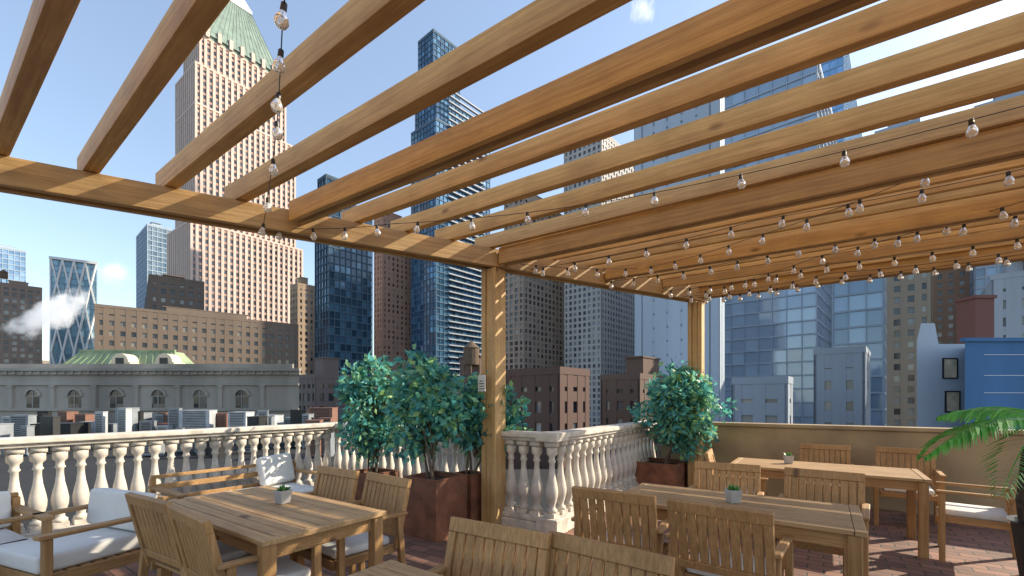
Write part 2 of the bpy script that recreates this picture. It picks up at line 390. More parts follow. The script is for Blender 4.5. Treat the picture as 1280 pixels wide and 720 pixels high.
# ------------------------------------------------------------ furniture
def make_chair():
    c = empty('chair')
    s = MB()
    for i in range(7): s.box(-0.22+i*0.066, -0.22+i*0.066+0.056, -0.225, 0.225, 0.395, 0.413)
    s.box(-0.235, 0.245, -0.255, -0.228, 0.36, 0.42); s.box(-0.235, 0.245, 0.228, 0.255, 0.36, 0.42)
    s.box(0.246, 0.266, -0.25, 0.25, 0.355, 0.415)
    s.obj('seat', [M_teak], c, bevel=0.004)
    cu = MB(); cu.box(-0.21, 0.235, -0.222, 0.222, 0.415, 0.475); cu.obj('cushion', [M_cush], c, bevel=0.022, seg=3, smooth=True)
    bk = MB()
    lean = Matrix.Translation((-0.24, 0, 0.44)) @ Matrix.Rotation(math.radians(-13), 4, 'Y')
    bk.box(-0.018, 0.018, -0.285, 0.285, 0.395, 0.465, 0, lean)
    bk.box(-0.016, 0.016, -0.262, 0.262, 0.03, 0.08, 0, lean)
    for sy in (-1, 1): bk.box(-0.019, 0.019, sy*0.262-0.022, sy*0.262+0.022, -0.05, 0.393, 0, lean)
    n = 8
    for i in range(n):
        y = -0.207+0.414*i/(n-1); bk.box(-0.009, 0.009, y-0.0245, y+0.0245, 0.081, 0.394, 0, lean)
    bk.obj('backrest', [M_teakz], c, bevel=0.003)
    for sy in (-1, 1):
        ar = MB(); ar.box(-0.30, 0.27, sy*0.29-0.027, sy*0.29+0.027, 0.635, 0.66); ar.obj('armrest', [M_teak], c, bevel=0.006)
        lg = MB(); lg.box(0.205, 0.25, sy*0.287-0.021, sy*0.287+0.021, 0, 0.634); lg.obj('leg', [M_teakz], c, bevel=0.004)
        lg = MB(); Mx = Matrix.Translation((-0.29, sy*0.287, 0)) @ Matrix.Rotation(math.radians(5), 4, 'Y')
        lg.box(-0.022, 0.022, -0.021, 0.021, 0, 0.64, 0, Mx); lg.obj('leg', [M_teakz], c, bevel=0.004)
    return c
CH = make_chair()
def chair(p, face, label, src=[None]):
    f = Vector(face).normalized(); seat = Vector((p[0], p[1], 0)) + f*0.34
    rz = math.atan2(f.y, f.x)
    if src[0] is None:
        CH.location = seat; CH.rotation_euler = (0, 0, rz); src[0] = CH; c = CH
    else: c = copy_thing(CH, seat, rz)
    tag(c, label, 'chair', 'teak dining chairs on the terrace'); return c
def rot(v, deg): return Matrix.Rotation(math.radians(deg), 3, 'Z') @ v
TL = Vector((-1.73, 3.15, 0)); TR = Vector((1.6, 3.3, 0)); TB = Vector((3.45, 5.03, 0)); TF = Vector((-0.16, 1.34, 0))
lab = 'slatted teak dining chair drawn up to a teak table'
chair((-2.27, 2.79), rot(A, 4), lab); chair((-1.75, 2.42), rot(A, -3), lab)
chair((-1.55, 3.99), -A, lab); chair((-1.0, 3.61), rot(-A, -5), lab)
chair((0.67, 3.0), rot(A, 4), lab); chair((1.18, 2.58), rot(A, -4), lab)
chair((2.06, 4.3), rot(-A, 3), lab); chair((2.68, 3.86), rot(-A, -4), lab)
chair((2.35, 5.35), rot(B, 6), 'slatted teak dining chair at the end of a long teak table')
lab2 = 'slatted teak dining chair between a table and the parapet wall'
chair((4.25, 6.1), rot(-A, 2), lab2); chair((4.95, 5.65), rot(-A, -3), lab2)
chair((4.62, 4.0), rot(-B, -8), 'slatted teak dining chair beside the palm')
chair((-0.07, 2.18), rot(A*-1, 3), lab); chair((0.4, 1.9), rot(-A, -4), lab)

def table(c, L, Wd, label):
    root = empty('table', tuple(c), ANGB); tag(root, label, 'table', 'teak dining tables on the terrace')
    n = 9; tp = MB(); pw = (Wd-0.0)/n
    for i in range(n):
        y = -Wd/2+i*pw; tp.box(-L/2+0.06, L/2-0.06, y+0.004, y+pw-0.004, 0.722, 0.75)
    tp.box(-L/2, -L/2+0.057, -Wd/2, Wd/2, 0.72, 0.7505); tp.box(L/2-0.057, L/2, -Wd/2, Wd/2, 0.72, 0.7505)
    tp.obj('tabletop', [M_table], root, bevel=0.003)
    ap = MB()
    ap.box(-L/2+0.07, L/2-0.07, -Wd/2+0.05, -Wd/2+0.075, 0.63, 0.718); ap.box(-L/2+0.07, L/2-0.07, Wd/2-0.075, Wd/2-0.05, 0.63, 0.718)
    ap.box(-L/2+0.05, -L/2+0.069, -Wd/2+0.08, Wd/2-0.08, 0.63, 0.718); ap.box(L/2-0.069, L/2-0.05, -Wd/2+0.08, Wd/2-0.08, 0.63, 0.718)
    ap.obj('apron', [M_teak], root)
    for sx in (-1, 1):
        for sy in (-1, 1):
            lg = MB(); x = sx*(L/2-0.055); y = sy*(Wd/2-0.05); lg.box(x-0.036, x+0.036, y-0.036, y+0.036, 0, 0.719); lg.obj('leg', [M_teakz], root, bevel=0.005)
table(TL, 1.58, 0.82, 'square-legged teak table with a slatted top and a potted plant')
table(TR, 1.55, 0.80, 'long slatted teak table with a small concrete pot')
table(TB, 1.75, 0.82, 'long slatted teak table near the parapet wall')
table(TF, 1.55, 0.80, 'slatted teak table with two chairs drawn up')

def pot(p, rz):
    o = empty('potted_succulent', (p[0], p[1], 0.752), rz); tag(o, 'small square concrete pot with a green succulent on a table', 'pot plant', 'small concrete pots on the tables')
    b = MB()
    b.lathe([(0.05, 0), (0.064, 0.095), (0.055, 0.097), (0.052, 0.085)], 4); b.obj('pot', [M_conc], o, bevel=0.003)
    l = MB()
    for i in range(46):
        a = R.uniform(0, 6.28); e = R.uniform(0.3, 1.4); ln = R.uniform(0.03, 0.06); d = Vector((math.cos(a)*math.cos(e), math.sin(a)*math.cos(e), math.sin(e)))
        s = Vector((-math.sin(a), math.cos(a), 0))*0.009; q = Vector((R.uniform(-.025, .025), R.uniform(-.025, .025), 0.085))
        l.poly([q-s*.4, q+d*ln*.5-s, q+d*ln, q+d*ln*.5+s])
    l.obj('succulent', [M_succ], o)
pot(TL-B*0.0+A*0.12, 0.3); pot(TR-A*0.02+B*0.03, 0.9); pot(TB-B*0.3+A*0.1, 0.5)

def lounge(loc, rz, Wd, label, name='armchair', pillow=False, ncush=1):
    root = empty(name, (loc[0], loc[1], 0), rz); tag(root, label, name)
    fr = MB(); h = Wd/2
    fr.box(-0.36, 0.36, -h+0.06, -h+0.09, 0.22, 0.30); fr.box(-0.36, 0.36, h-0.09, h-0.06, 0.22, 0.30)
    fr.box(0.33, 0.36, -h+0.09, h-0.09, 0.22, 0.30); fr.box(-0.36, -0.33, -h+0.09, h-0.09, 0.22, 0.30)
    for i in range(8): fr.box(-0.32+i*0.08, -0.27+i*0.08, -h+0.09, h-0.09, 0.285, 0.302)
    fr.obj('frame', [M_teak], root, bevel=0.004)
    bk = MB()
    for zz_ in ((0.40, 0.54) if pillow else (0.36, 0.47, 0.58)): bk.box(-0.40, -0.375, -h+0.06, h-0.06, zz_, zz_+0.06)
    bk.box(-0.41, -0.365, -h+0.02, h-0.02, 0.665, 0.70); bk.obj('backrest', [M_teak], root, bevel=0.004)
    for sy in (-1, 1):
        ar = MB(); ar.box(-0.42, 0.40, sy*(h-0.04)-0.04, sy*(h-0.04)+0.04, 0.56, 0.59); ar.obj('armrest', [M_teak], root, bevel=0.006)
        for x in (-0.385, 0.345):
            lg = MB(); lg.box(x-0.025, x+0.025, sy*(h-0.035)-0.025, sy*(h-0.035)+0.025, 0, 0.559 if x > 0 else 0.664); lg.obj('leg', [M_teakz], root, bevel=0.004)
    cw = (Wd-0.2)/ncush
    for i in range(ncush):
        y0 = -h+0.1+i*cw
        cu = MB(); cu.box(-0.33, 0.37, y0+0.004, y0+cw-0.004, 0.305, 0.43); cu.obj('seat_cushion', [M_cush], root, bevel=0.03, seg=4, smooth=True)
        if not pillow:
            cb = MB(); Mx = Matrix.Translation((-0.27, 0, 0.425)) @ Matrix.Rotation(math.radians(-6), 4, 'Y')
            cb.box(-0.08, 0.06, y0-0.01, y0+cw+0.01, 0.012, 0.31, 0, Mx); cb.obj('back_cushion', [M_cush], root, bevel=0.03, seg=4, smooth=True)
    if pillow:
        cb = MB(); Mx = Matrix.Translation((-0.25, h-0.3, 0.435)) @ Matrix.Rotation(math.radians(-14), 4, 'Y') @ Matrix.Rotation(math.radians(4), 4, 'X')
        cb.box(-0.07, 0.07, -0.21, 0.21, 0.0, 0.37, 0, Mx); cb.obj('back_cushion', [M_cush], root, bevel=0.045, seg=4, smooth=True)
lounge((-3.4, 3.5), -1.95, 0.9, 'teak lounge armchair with thick white cushions')
lounge((-4.15, 3.35), math.atan2(B.y, B.x)+0.1, 0.85, 'teak lounge armchair with a white seat cushion')
lounge((-3.05, 5.15), ANGB, 1.6, 'low teak sofa with white cushions beside the balustrade', 'sofa', True, 2)

# ------------------------------------------------------------ planters and ficus
def planter(p, s, h, label):
    root = empty('planter', (p[0], p[1], 0), ANGB); tag(root, label, 'planter', 'rusted steel planters by the balustrade')
    b = MB(); q = s/2; th = 0.015
    b.box(-q, q, -q, -q+th, 0, h); b.box(-q, q, q-th, q, 0, h); b.box(-q, -q+th, -q+th, q-th, 0, h); b.box(q-th, q, -q+th, q-th, 0, h)
    b.box(-q-0.006, q+0.006, -q-0.006, -q+th+0.015, h, h+0.012); b.box(-q-0.006, q+0.006, q-th-0.015, q+0.006, h, h+0.012)
    b.box(-q-0.006, -q+th+0.015, -q+th+0.015, q-th-0.015, h, h+0.012); b.box(q-th-0.015, q+0.006, -q+th+0.015, q-th-0.015, h, h+0.012)
    b.obj('box', [M_rust], root)
    s_ = MB(); s_.box(-q+th, q-th, -q+th, q-th, 0.02, h-0.05); s_.obj('soil', [M_soil], root)
def ficus(base, z0, c, rad, label, nclump=70, nleaf=85, seed=1):
    rr = random.Random(seed)
    base = Vector((base[0], base[1], z0)); c = Vector(c); rad = Vector(rad)
    root = empty('ficus_tree', tuple(base)); tag(root, label, 'tree')
    tr = MB(); lf = MB(); cl = []
    for i in range(nclump):
        while True:
            q = Vector((rr.uniform(-1, 1), rr.uniform(-1, 1), rr.uniform(-1, 1)))
            if 0.15 < q.length < 1: break
        q = q*(0.8+0.4*rr.random()) if q.length > .5 else q*1.3
        wv = 1.0 - 0.22*max(0, -q.z) - 0.25*max(0, q.z)
        cl.append(c + Vector((q.x*rad.x*wv, q.y*rad.y*wv, q.z*rad.z)))
    for i in range(4):
        st = base+Vector((rr.uniform(-.07, .07), rr.uniform(-.07, .07), -0.05)); e = c+Vector((rr.uniform(-.5, .5)*rad.x, rr.uniform(-.5, .5)*rad.y, rad.z*0.3))
        md = st.lerp(e, .5)+Vector((rr.uniform(-.05, .05), rr.uniform(-.05, .05), 0))
        tr.tube([st-base, md-base, e-base], [0.016, 0.012, 0.006], 6)
    for p in cl:
        u = rr.uniform(.25, .8); st = base.lerp(c+Vector((0, 0, rad.z*.3)), u)
        tr.tube([st-base, st.lerp(p, .6)-base+Vector((0, 0, .03)), p-base], [0.007, 0.005, 0.003], 4)
        sz = rr.uniform(.07, .13)
        for k in range(nleaf):
            d = Vector((rr.gauss(0, 1), rr.gauss(0, 1), rr.gauss(0, .9)))*sz*.66
            q = p-base+d; ln = rr.uniform(.065, .125)
            dr = (d.normalized()+Vector((rr.uniform(-1, 1), rr.uniform(-1, 1), rr.uniform(-1.2, .5)))).normalized()
            s_ = dr.cross(Vector((rr.uniform(-1, 1), rr.uniform(-1, 1), rr.uniform(-.3, 1)))).normalized()*ln*.3
            n_ = dr.cross(s_).normalized()*ln*.08
            i0 = len(lf.v)
            lf.v += [tuple(q), tuple(q+dr*ln*.45-s_+n_), tuple(q+dr*ln), tuple(q+dr*ln*.45+s_+n_)]
            lf.f += [(i0, i0+1, i0+2), (i0, i0+2, i0+3)]; lf.m += [0, 0]
    tr.obj('trunk', [M_bark], root); lf.obj('crown', [M_leaf], root)
planter((-1.95, 6.25), 0.5, 0.5, 'rusted steel planter box standing by the balustrade')
ficus((-1.95, 6.25), 0.45, (-1.93, 6.25, 1.4), (.46, .36, .66), 'bushy ficus in a rusted planter by the balustrade', nclump=64, nleaf=44, seed=3)
planter((-0.86, 5.05), 0.5, 0.64, 'tall rusted steel planter box beside the timber post')
ficus((-0.88, 5.05), 0.6, (-1.0, 5.15, 1.42), (.4, .33, .54), 'bushy ficus in a tall rusted planter', nclump=56, nleaf=42, seed=5)
planter((-0.52, 5.49), 0.3, 0.6, 'narrow rusted steel planter behind the timber post')
ficus((-0.52, 5.49), 0.55, (-0.3, 5.52, 1.35), (.48, .3, .46), 'ficus spreading behind the timber post', nclump=48, nleaf=42, seed=8)
planter((2.42, 7.28), 0.68, 0.5, 'wide rusted steel planter box in the balustrade corner')
ficus((2.45, 7.2), 0.45, (2.72, 7.15, 1.42), (.58, .5, .72), 'broad bushy ficus with yellow-green leaf tips', nclump=90, nleaf=52, seed=9)

# ------------------------------------------------------------ palm
pp = Vector((3.9, 3.15, 0)); PT = 1.36
pr = empty('palm', (pp.x, pp.y, 0)); tag(pr, 'green palm with arching feather fronds in a dark pot', 'plant')
b = MB(); b.lathe([(0.2, 0), (0.27, 0.6), (0.29, 0.62), (0.25, 0.62), (0.24, 0.55)], 20); b.obj('pot', [M_black], pr, smooth=False)
M_trunk = mat_plain('dark_palm_fibre', (.05, .035, .025), .95, .5, 25, bump=.6)
b = MB(); b.tube([(-.1, 0, .5), (-0.16, 0, .8), (-.15, 0, 1.1), (-.06, 0.02, PT+.03)], [.15, .14, .12, .07], 10); b.obj('trunk', [M_trunk], pr)
def frond(ang, ln, up, droop):
    f = MB(); d = Vector((math.cos(ang), math.sin(ang), 0))
    f.tube([Vector((-.05, 0, PT))+d*ln*((i/24)**.9)+Vector((0, 0, up*i/24-droop*(i/24)**2)) for i in range(25)], [0.008*(1-.8*i/24) for i in range(25)], 5)
    sd_ = Vector((-d.y, d.x, 0))
    for i in range(3, 25):
        for sub in (0, .5):
            u = min(1, (i+sub)/24); p = Vector((-.05, 0, PT))+d*ln*(u**.9)+Vector((0, 0, up*u-droop*u*u))
            l = 0.26*math.sin(math.pi*(0.12+u*.8))*R.uniform(.85, 1.1)
            for sg_ in (-1, 1):
                dr = (sd_*sg_*.75+d*.5+Vector((0, 0, -.4+R.uniform(-.1, .1)))).normalized(); wv = d*0.013
                q = p+dr*l*.5+Vector((0, 0, .02)); e = p+dr*l+Vector((0, 0, -.1*l))
                f.poly([p-wv*.5, q-wv, e, q+wv, p+wv*.5])
    f.obj('frond', [M_palm], pr)
for a_, l_, u_, dd in ((3.0, .84, .22, .5), (3.5, .74, .02, .5), (2.5, .6, .35, .35), (0.6, .6, .4, .6), (5.3, .6, .35, .7)): frond(a_, l_, u_, dd)

# ------------------------------------------------------------ city
GZ = -25.0
M_cop = mat_plain('copper_patina', (0.2, 0.27, 0.23), 0.75, 0.2, .3)
def wallm(name, c, v=.1): return mat_plain(name, c, 0.85, v, 0.15, streak=True)
def facade(W, G, x0, x1, y0, y1, z0, z1, fh, bw, pw, sh, pr=0.35, vert=False):
    G.box(x0+pr, x1-pr, y0+pr, y1-pr, z0, z1-.1)
    nx = max(1, round((x1-x0)/bw)); ny = max(1, round((y1-y0)/bw)); nz = max(1, round((z1-z0)/fh))
    mt = 2 if vert else 0
    for i in range(nx+1):
        c = x0+(x1-x0)*i/nx; a = max(x0, c-pw/2); b = min(x1, c+pw/2)
        if i == 0: a, b = x0, x0+pw*.8
        if i == nx: a, b = x1-pw*.8, x1
        W.box(a, b, y0, y0+pr+.05, z0, z1, mt); W.box(a, b, y1-pr-.05, y1, z0, z1, mt)
    for i in range(1, ny):
        c = y0+(y1-y0)*i/ny
        W.box(x0, x0+pr+.05, c-pw/2, c+pw/2, z0, z1, mt); W.box(x1-pr-.05, x1, c-pw/2, c+pw/2, z0, z1, mt)
    W.box(x0, x0+pr+.05, y0+.004, y0+pw*.8, z0, z1-.003, mt); W.box(x0, x0+pr+.05, y1-pw*.8, y1-.004, z0, z1-.003, mt)
    e = pr*.6 if vert else 0.05
    for k in range(nz+1):
        zc = z0+(z1-z0)*k/nz; a = max(z0, zc-sh/2); b = min(z1-.006, zc+sh/2)
        if k == nz: a = z1-sh*1.2
        W.box(x0+e, x1-e, y0+e, y0+pr+.03, a, b); W.box(x0+e, x1-e, y1-pr-.03, y1-e, a, b)
        W.box(x0+e+.004, x0+pr+.03, y0+e+.3, y1-e-.3, a, b); W.box(x1-pr-.03, x1-e-.004, y0+e+.3, y1-e-.3, a, b)
    W.box(x0+.08, x1-.08, y0+.08, y1-.08, z1-.3, z1+.25)
    W.box(x0-.05, x1+.05, y0-.05, y0+.35, z1+.002, z1+1.0, mt); W.box(x0-.05, x0+.35, y0+.36, y1+.05, z1+.002, z1+1.0, mt)
M_pale = wallm('pale_limestone', (.62, .485, .41))
def bld(label, xl, xc, xr, ytop, Dp, fh=3.3, bw=3.2, pw=1.2, sh=1.3, wall=(0.3, 0.2, 0.14), dark=(0.02, 0.025, 0.035), light=(0.3, 0.3, 0.28), frac=.25, metal=0.0, rough=.1,
        vp=1130, wa=None, wb=None, tiers=None, top=None, name='building', cat='building', tank=False, group=None, pr=.35, slabs=None, vert=False):
    a = Vector(((vp-640)/F, 1, 0)).normalized(); Bx = a.y
    cx = site(xc, Dp)
    if wa is None:
        r = (xr-640)/F; wa = (r*Dp-cx)/(a.x-a.y*r)
    if wb is None:
        r = (xl-640)/F; wb = (cx-r*Dp)/(Bx+a.x*r)
    wa = max(1, round(wa/bw))*bw; wb = max(1, round(wb/bw))*bw
    H = max(1, round((hgt(ytop, Dp)-GZ)/fh))*fh
    W = MB(); G = MB(); ang = math.atan2(a.y, a.x)
    if not tiers: tiers = [(0, 0, 0, 0, None)]
    z = 0
    for (i0, i1, j0, j1, yt) in tiers:
        z1 = H if yt is None else max(1, round((hgt(yt, Dp)-GZ)/fh))*fh
        facade(W, G, i0*bw, wa-i1*bw, j0*bw, wb-j1*bw, z, z1, fh, bw, pw, sh, pr, vert)
        last = (i0*bw, wa-i1*bw, j0*bw, wb-j1*bw, z1); z = z1
    wm = wallm('facade_'+name, wall)
    if slabs:
        for k in range(int(slabs[2]/fh), int(H/fh)):
            W.box(slabs[0]*wa, slabs[1]*wa, -1.3, .2, k*fh-.12, k*fh+.2, 1)
            W.box(slabs[0]*wa, slabs[1]*wa, -1.3, -1.24, k*fh+.2, k*fh+.5, 1)
    o = W.obj(name, [wm, M_slab, M_pale], loc=(cx, Dp, GZ), rz=ang); tag(o, label, cat, group)
    gw = G.obj('window', [mat_glass_facade(bw, fh, dark, light, frac, rough, metal)], o); gw['kind'] = 'stuff'
    x0, x1, y0, y1, zt = last
    bx = x1-x0; by = y1-y0
    if top != 'none':
        bh = MB(); hh = min(6, .35*min(bx, by)+1.5)
        bh.box(x0+bx*.3, x0+bx*.7, y0+by*.25, y0+by*.7, zt+.26, zt+hh); bh.box(x0+bx*.28, x0+bx*.72, y0+by*.23, y0+by*.72, zt+hh, zt+hh+.3)
        bh.obj('rooftop_bulkhead', [wm], o)
    if tank:
        tk = MB(); c = (x0+bx*.2, y0+by*.35)
        for dx in (-1, 1):
            for dy in (-1, 1): tk.box(c[0]+dx-.12, c[0]+dx+.12, c[1]+dy-.12, c[1]+dy+.12, zt+.26, zt+3.5)
        tk.lathe([(1.6, 3.5), (1.6, 6.8), (1.75, 6.85), (.05, 8.4)], 14, (c[0], c[1], zt)); tk.obj('water_tank', [mat_plain('tank_wood', (.12, .08, .05), .9, .2, 1)], o)
    return o, (wa, wb, H)

# tall masonry tower with a copper pyramid
o, (wa, wb, H) = bld('tall beige brick skyscraper with stepped shoulders and green copper pyramid', 208, 238, 378, 24, 255, 3.9, 3.3, 1.5, 1.5, (0.43, 0.28, 0.225), (0.06, 0.065, 0.08), (0.16, 0.16, 0.18), .2,
    vp=1060, tiers=[(0, 0, 0, 0, 278), (1, 1, 1, 1, 118), (1, 3, 1, 1, 68), (2, 4, 2, 2, 24)], top='none', name='skyscraper', cat='skyscraper', vert=True, pr=.6)
bw = 3.3
px0, px1, py0, py1 = 2*bw-.8, wa-4*bw+.8, 2*bw-.8, wb-2*bw+.8
cxx, cyy = (px0+px1)/2, (py0+py1)/2
def pyr(x0, x1, y0, y1, z0, x2, x3, y2, y3, z1, mb, mat=0):
    v = [(x0,y0,z0),(x1,y0,z0),(x1,y1,z0),(x0,y1,z0),(x2,y2,z1),(x3,y2,z1),(x3,y3,z1),(x2,y3,z1)]; i = len(mb.v); mb.v += v
    for q in [(0,3,2,1),(4,5,6,7),(0,1,5,4),(1,2,6,5),(2,3,7,6),(3,0,4,7)]: mb.f.append(tuple(i+k for k in q)); mb.m.append(mat)
rf = MB(); rf.box(px0+1, px1-1, py0+1, py1-1, H+.3, H+3)
pyr(px0, px1, py0, py1, H+3, cxx-8, cxx+8, cyy-8, cyy+8, H+36, rf)
for i in range(17):
    u = i/16.0
    for (a_, c_) in (((px0+(px1-px0)*u, py0-.05), (cxx-8+16*u, cyy-8.05)), ((px0-.05, py0+(py1-py0)*u), (cxx-8.05, cyy-8+16*u))):
        rf.tube([(a_[0], a_[1], H+3), (c_[0], c_[1], H+36)], .14, 4)
rf.obj('pyramid_roof', [M_cop], o)
for i in range(7):
    x = px0+(px1-px0)*(.1+.8*i/6); dm = MB(); dm.box(x-1, x+1, py0-.5, py0+2, H+1.1, H+7); dm.obj('crown_dormer', [M_pale], o)
for i in range(5):
    y = py0+(py1-py0)*(.12+.76*i/4); dm = MB(); dm.box(px0-.5, px0+2, y-1, y+1, H+1.1, H+7); dm.obj('crown_dormer', [M_pale], o)
gl = MB(); gl.box(cxx-8.3, cxx+8.3, cyy-8.3, cyy+8.3, H+36, H+38); pyr(cxx-8, cxx+8, cyy-8, cyy+8, H+38, cxx-.2, cxx+.2, cyy-.2, cyy+.2, H+56, gl); gl.obj('glass_cap', [M_white], o)

# large brown brick block with penthouse
bld('wide brown brick apartment block with regular windows', 112, 118, 374, 377, 150, 3.4, 2.9, 1.5, 1.7, (0.19, 0.14, 0.105), light=(.25, .22, .18), vp=1300, tank=False)
bld('dark brick penthouse block above the wide apartment building', 180, 186, 258, 347, 175, 3.4, 3.0, 1.6, 1.6, (0.15, 0.115, 0.09), vp=1300, tank=True)
# far left
bld('pale blue glass tower in the distance', -60, -20, 36, 308, 330, 3.8, 3, .3, .7, (.4, .48, .56), (.2, .32, .46), (.4, .55, .7), .4, .5)
bld('brown brick tower with dark window bays', -50, -8, 52, 352, 240, 3.3, 3, 1.2, 1.2, (.26, .19, .15), tank=True)
o, (wa, wb, H) = bld('glass tower with a triangular white steel lattice', 48, 64, 121, 325, 290, 3.8, 3.1, .15, .5, (.2, .28, .33), (.14, .26, .33), (.28, .45, .54), .3, .2, top='none', pr=.2, vp=1500)
lt = MB()
def diag(p0, p1): lt.tube([p0, p1], .6, 4)
for face, wdt in (('x', wa), ('y', wb)):
    n_ = 4 if face == 'x' else 3; c = wdt/n_
    z = H; row = 0
    while z > 10:
        for i in range(n_):
            for s_ in (0, 1):
                u0, u1 = (i*c, (i+.5)*c) if s_ == 0 else ((i+1)*c, (i+.5)*c)
                if row % 2: u0, u1 = u1, u0
                p0 = (u0, -.4, z) if face == 'x' else (-.4, u0, z); p1 = (u1, -.4, z-15) if face == 'x' else (-.4, u1, z-15)
                diag(p0, p1)
        z -= 15; row += 1
lt.box(-.9, wa+.9, -.9, -.1, H, H+1.6); lt.box(-.9, -.1, -.1, wb+.9, H, H+1.6)
lt.obj('steel_lattice', [M_white], o)
bld('light blue glass office tower', 170, 184, 214, 278, 340, 3.8, 3, .3, .6, (.4, .48, .56), (.22, .36, .5), (.4, .55, .7), .4, .5)
# mid
bld('slim tan brick building beside the tower', 362, 372, 392, 355, 230, 3.3, 3, 1.5, 1.5, (.36, .26, .18))
bld('dark blue glass tower with a fine grid', 393, 411, 468, 252, 190, 3.4, 2.6, .3, .5, (.06, .1, .14), (.018, .045, .075), (.07, .15, .22), .3, .25, tiers=[(0, 0, 0, 0, 252), (0, 5, 1, 1, 218)], top='none')
bld('orange brick apartment tower with balconies', 466, 478, 517, 268, 260, 3.1, 3.0, 1.7, 1.3, (.44, .25, .17), light=(.35, .3, .25), tank=True)
bld('tall stepped blue glass tower with balcony slabs', 514, 545, 612, 98, 250, 3.4, 2.9, .2, .5, (.09, .15, .22), (.03, .09, .17), (.1, .24, .38), .3, .35, tiers=[(0, 0, 0, 0, 150), (1, 0, 1, 0, 110), (1, 7, 2, 1, 28)], top='none', slabs=(.2, .85, 25), name='skyscraper', cat='skyscraper')
bld('brown residential tower with deep balcony grid', 630, 655, 708, 248, 225, 3.0, 3.4, 1.3, 1.0, (.4, .3, .23), light=(.3, .27, .22), tank=True)
bld('grey-beige concrete residential tower with dense window grid', 702, 752, 803, 163, 220, 3.0, 2.8, 1.2, 1.15, (.48, .44, .4), (.06, .07, .09), (.24, .27, .3), .3)
# right group
bld('tall grey-blue panel-clad tower with a fine joint grid', 797, 900, None, 100, 105, 3.6, 3.6, 3.1, 3.0, (.42, .48, .55), (.18, .23, .29), (.27, .34, .42), .3, pr=.2, wa=3.6)
bld('pale blue-grey glass office block with a fine mullion grid', 880, 1022, 1046, 70, 120, 3.7, 3.6, .16, .4, (.36, .42, .5), (.28, .36, .46), (.36, .46, .57), .3, .15, .08)
bld('bright blue glass tower rising behind the office block', 1008, 1055, 1095, 30, 190, 3.6, 2.6, .2, .4, (.27, .43, .6), (.2, .37, .6), (.3, .5, .76), .4, .3)
bld('dark glass tower beyond the office block', 930, 985, 1040, 178, 170, 3.6, 2.6, .3, .5, (.12, .16, .2), (.04, .08, .12), (.15, .24, .3), .4, .5)
bld('blue-grey glass mid-rise office building', 1030, 1106, None, 290, 92, 3.5, 3.0, .15, .4, (.22, .27, .33), (.13, .19, .26), (.2, .28, .38), .35, .2, wa=14)
bld('tall slim grey-blue glass tower', 1090, 1150, None, 150, 165, 3.5, 2.6, .3, .6, (.34, .4, .48), (.18, .26, .36), (.28, .38, .5), .35, .2, wa=18)
bld('tan brick apartment building with small windows', 1104, 1166, None, 318, 120, 3.1, 2.9, 1.5, 1.4, (.3, .24, .18), wa=18, tank=True)
bld('orange brick tower with dark windows', 1158, 1240, None, 300, 160, 3.1, 3.0, 1.7, 1.4, (.36, .22, .15), wa=18)
bld('tall blue-grey slab tower above the brick blocks', 1150, 1225, None, 165, 200, 3.5, 2.8, .6, .9, (.4, .46, .54), (.16, .22, .3), (.27, .36, .46), .35, .2, wa=22)
bld('tall grey stone and glass tower at the block end', 1215, 1330, None, 105, 140, 3.4, 2.8, .5, .8, (.36, .4, .46), (.12, .17, .23), (.25, .33, .42), .35, .2, wa=22)
bld('grey concrete building at the block end', 1236, 1330, None, 330, 80, 3.3, 3.0, 2.0, 1.6, (.34, .36, .39), wa=16, tank=True)
bld('grey low podium building with narrow windows', 905, 985, None, 476, 62, 3.6, 3.6, 1.6, 1.8, (.28, .31, .35), (.06, .08, .11), top='none', wa=3.6)
bld('grey stepped building between towers', 1028, 1082, None, 440, 70, 3.4, 3.4, 1.9, 1.9, (.23, .26, .3), (.05, .07, .09), wa=12, top='none')
# brick low-rises
bld('dark red brick tenement with rows of small windows', 636, 700, 742, 472, 60, 3.0, 2.5, 1.4, 1.4, (.1, .055, .042), light=(.4, .4, .38), top='none')
bld('brown brick tenement with roof bulkhead', 745, 800, 850, 478, 75, 3.0, 2.5, 1.4, 1.4, (.12, .075, .055))
bld('dark brick low-rise behind the planters', 548, 600, 640, 478, 85, 3.0, 2.6, 1.4, 1.4, (.12, .075, .06), tank=True)
bld('dark low-rise with tall windows', 372, 395, 440, 470, 110, 3.2, 2.6, 1.2, 1.3, (.14, .11, .1))
bld('brick low-rise among the towers', 440, 470, 555, 474, 130, 3.2, 2.8, 1.4, 1.4, (.2, .13, .1), tank=True)

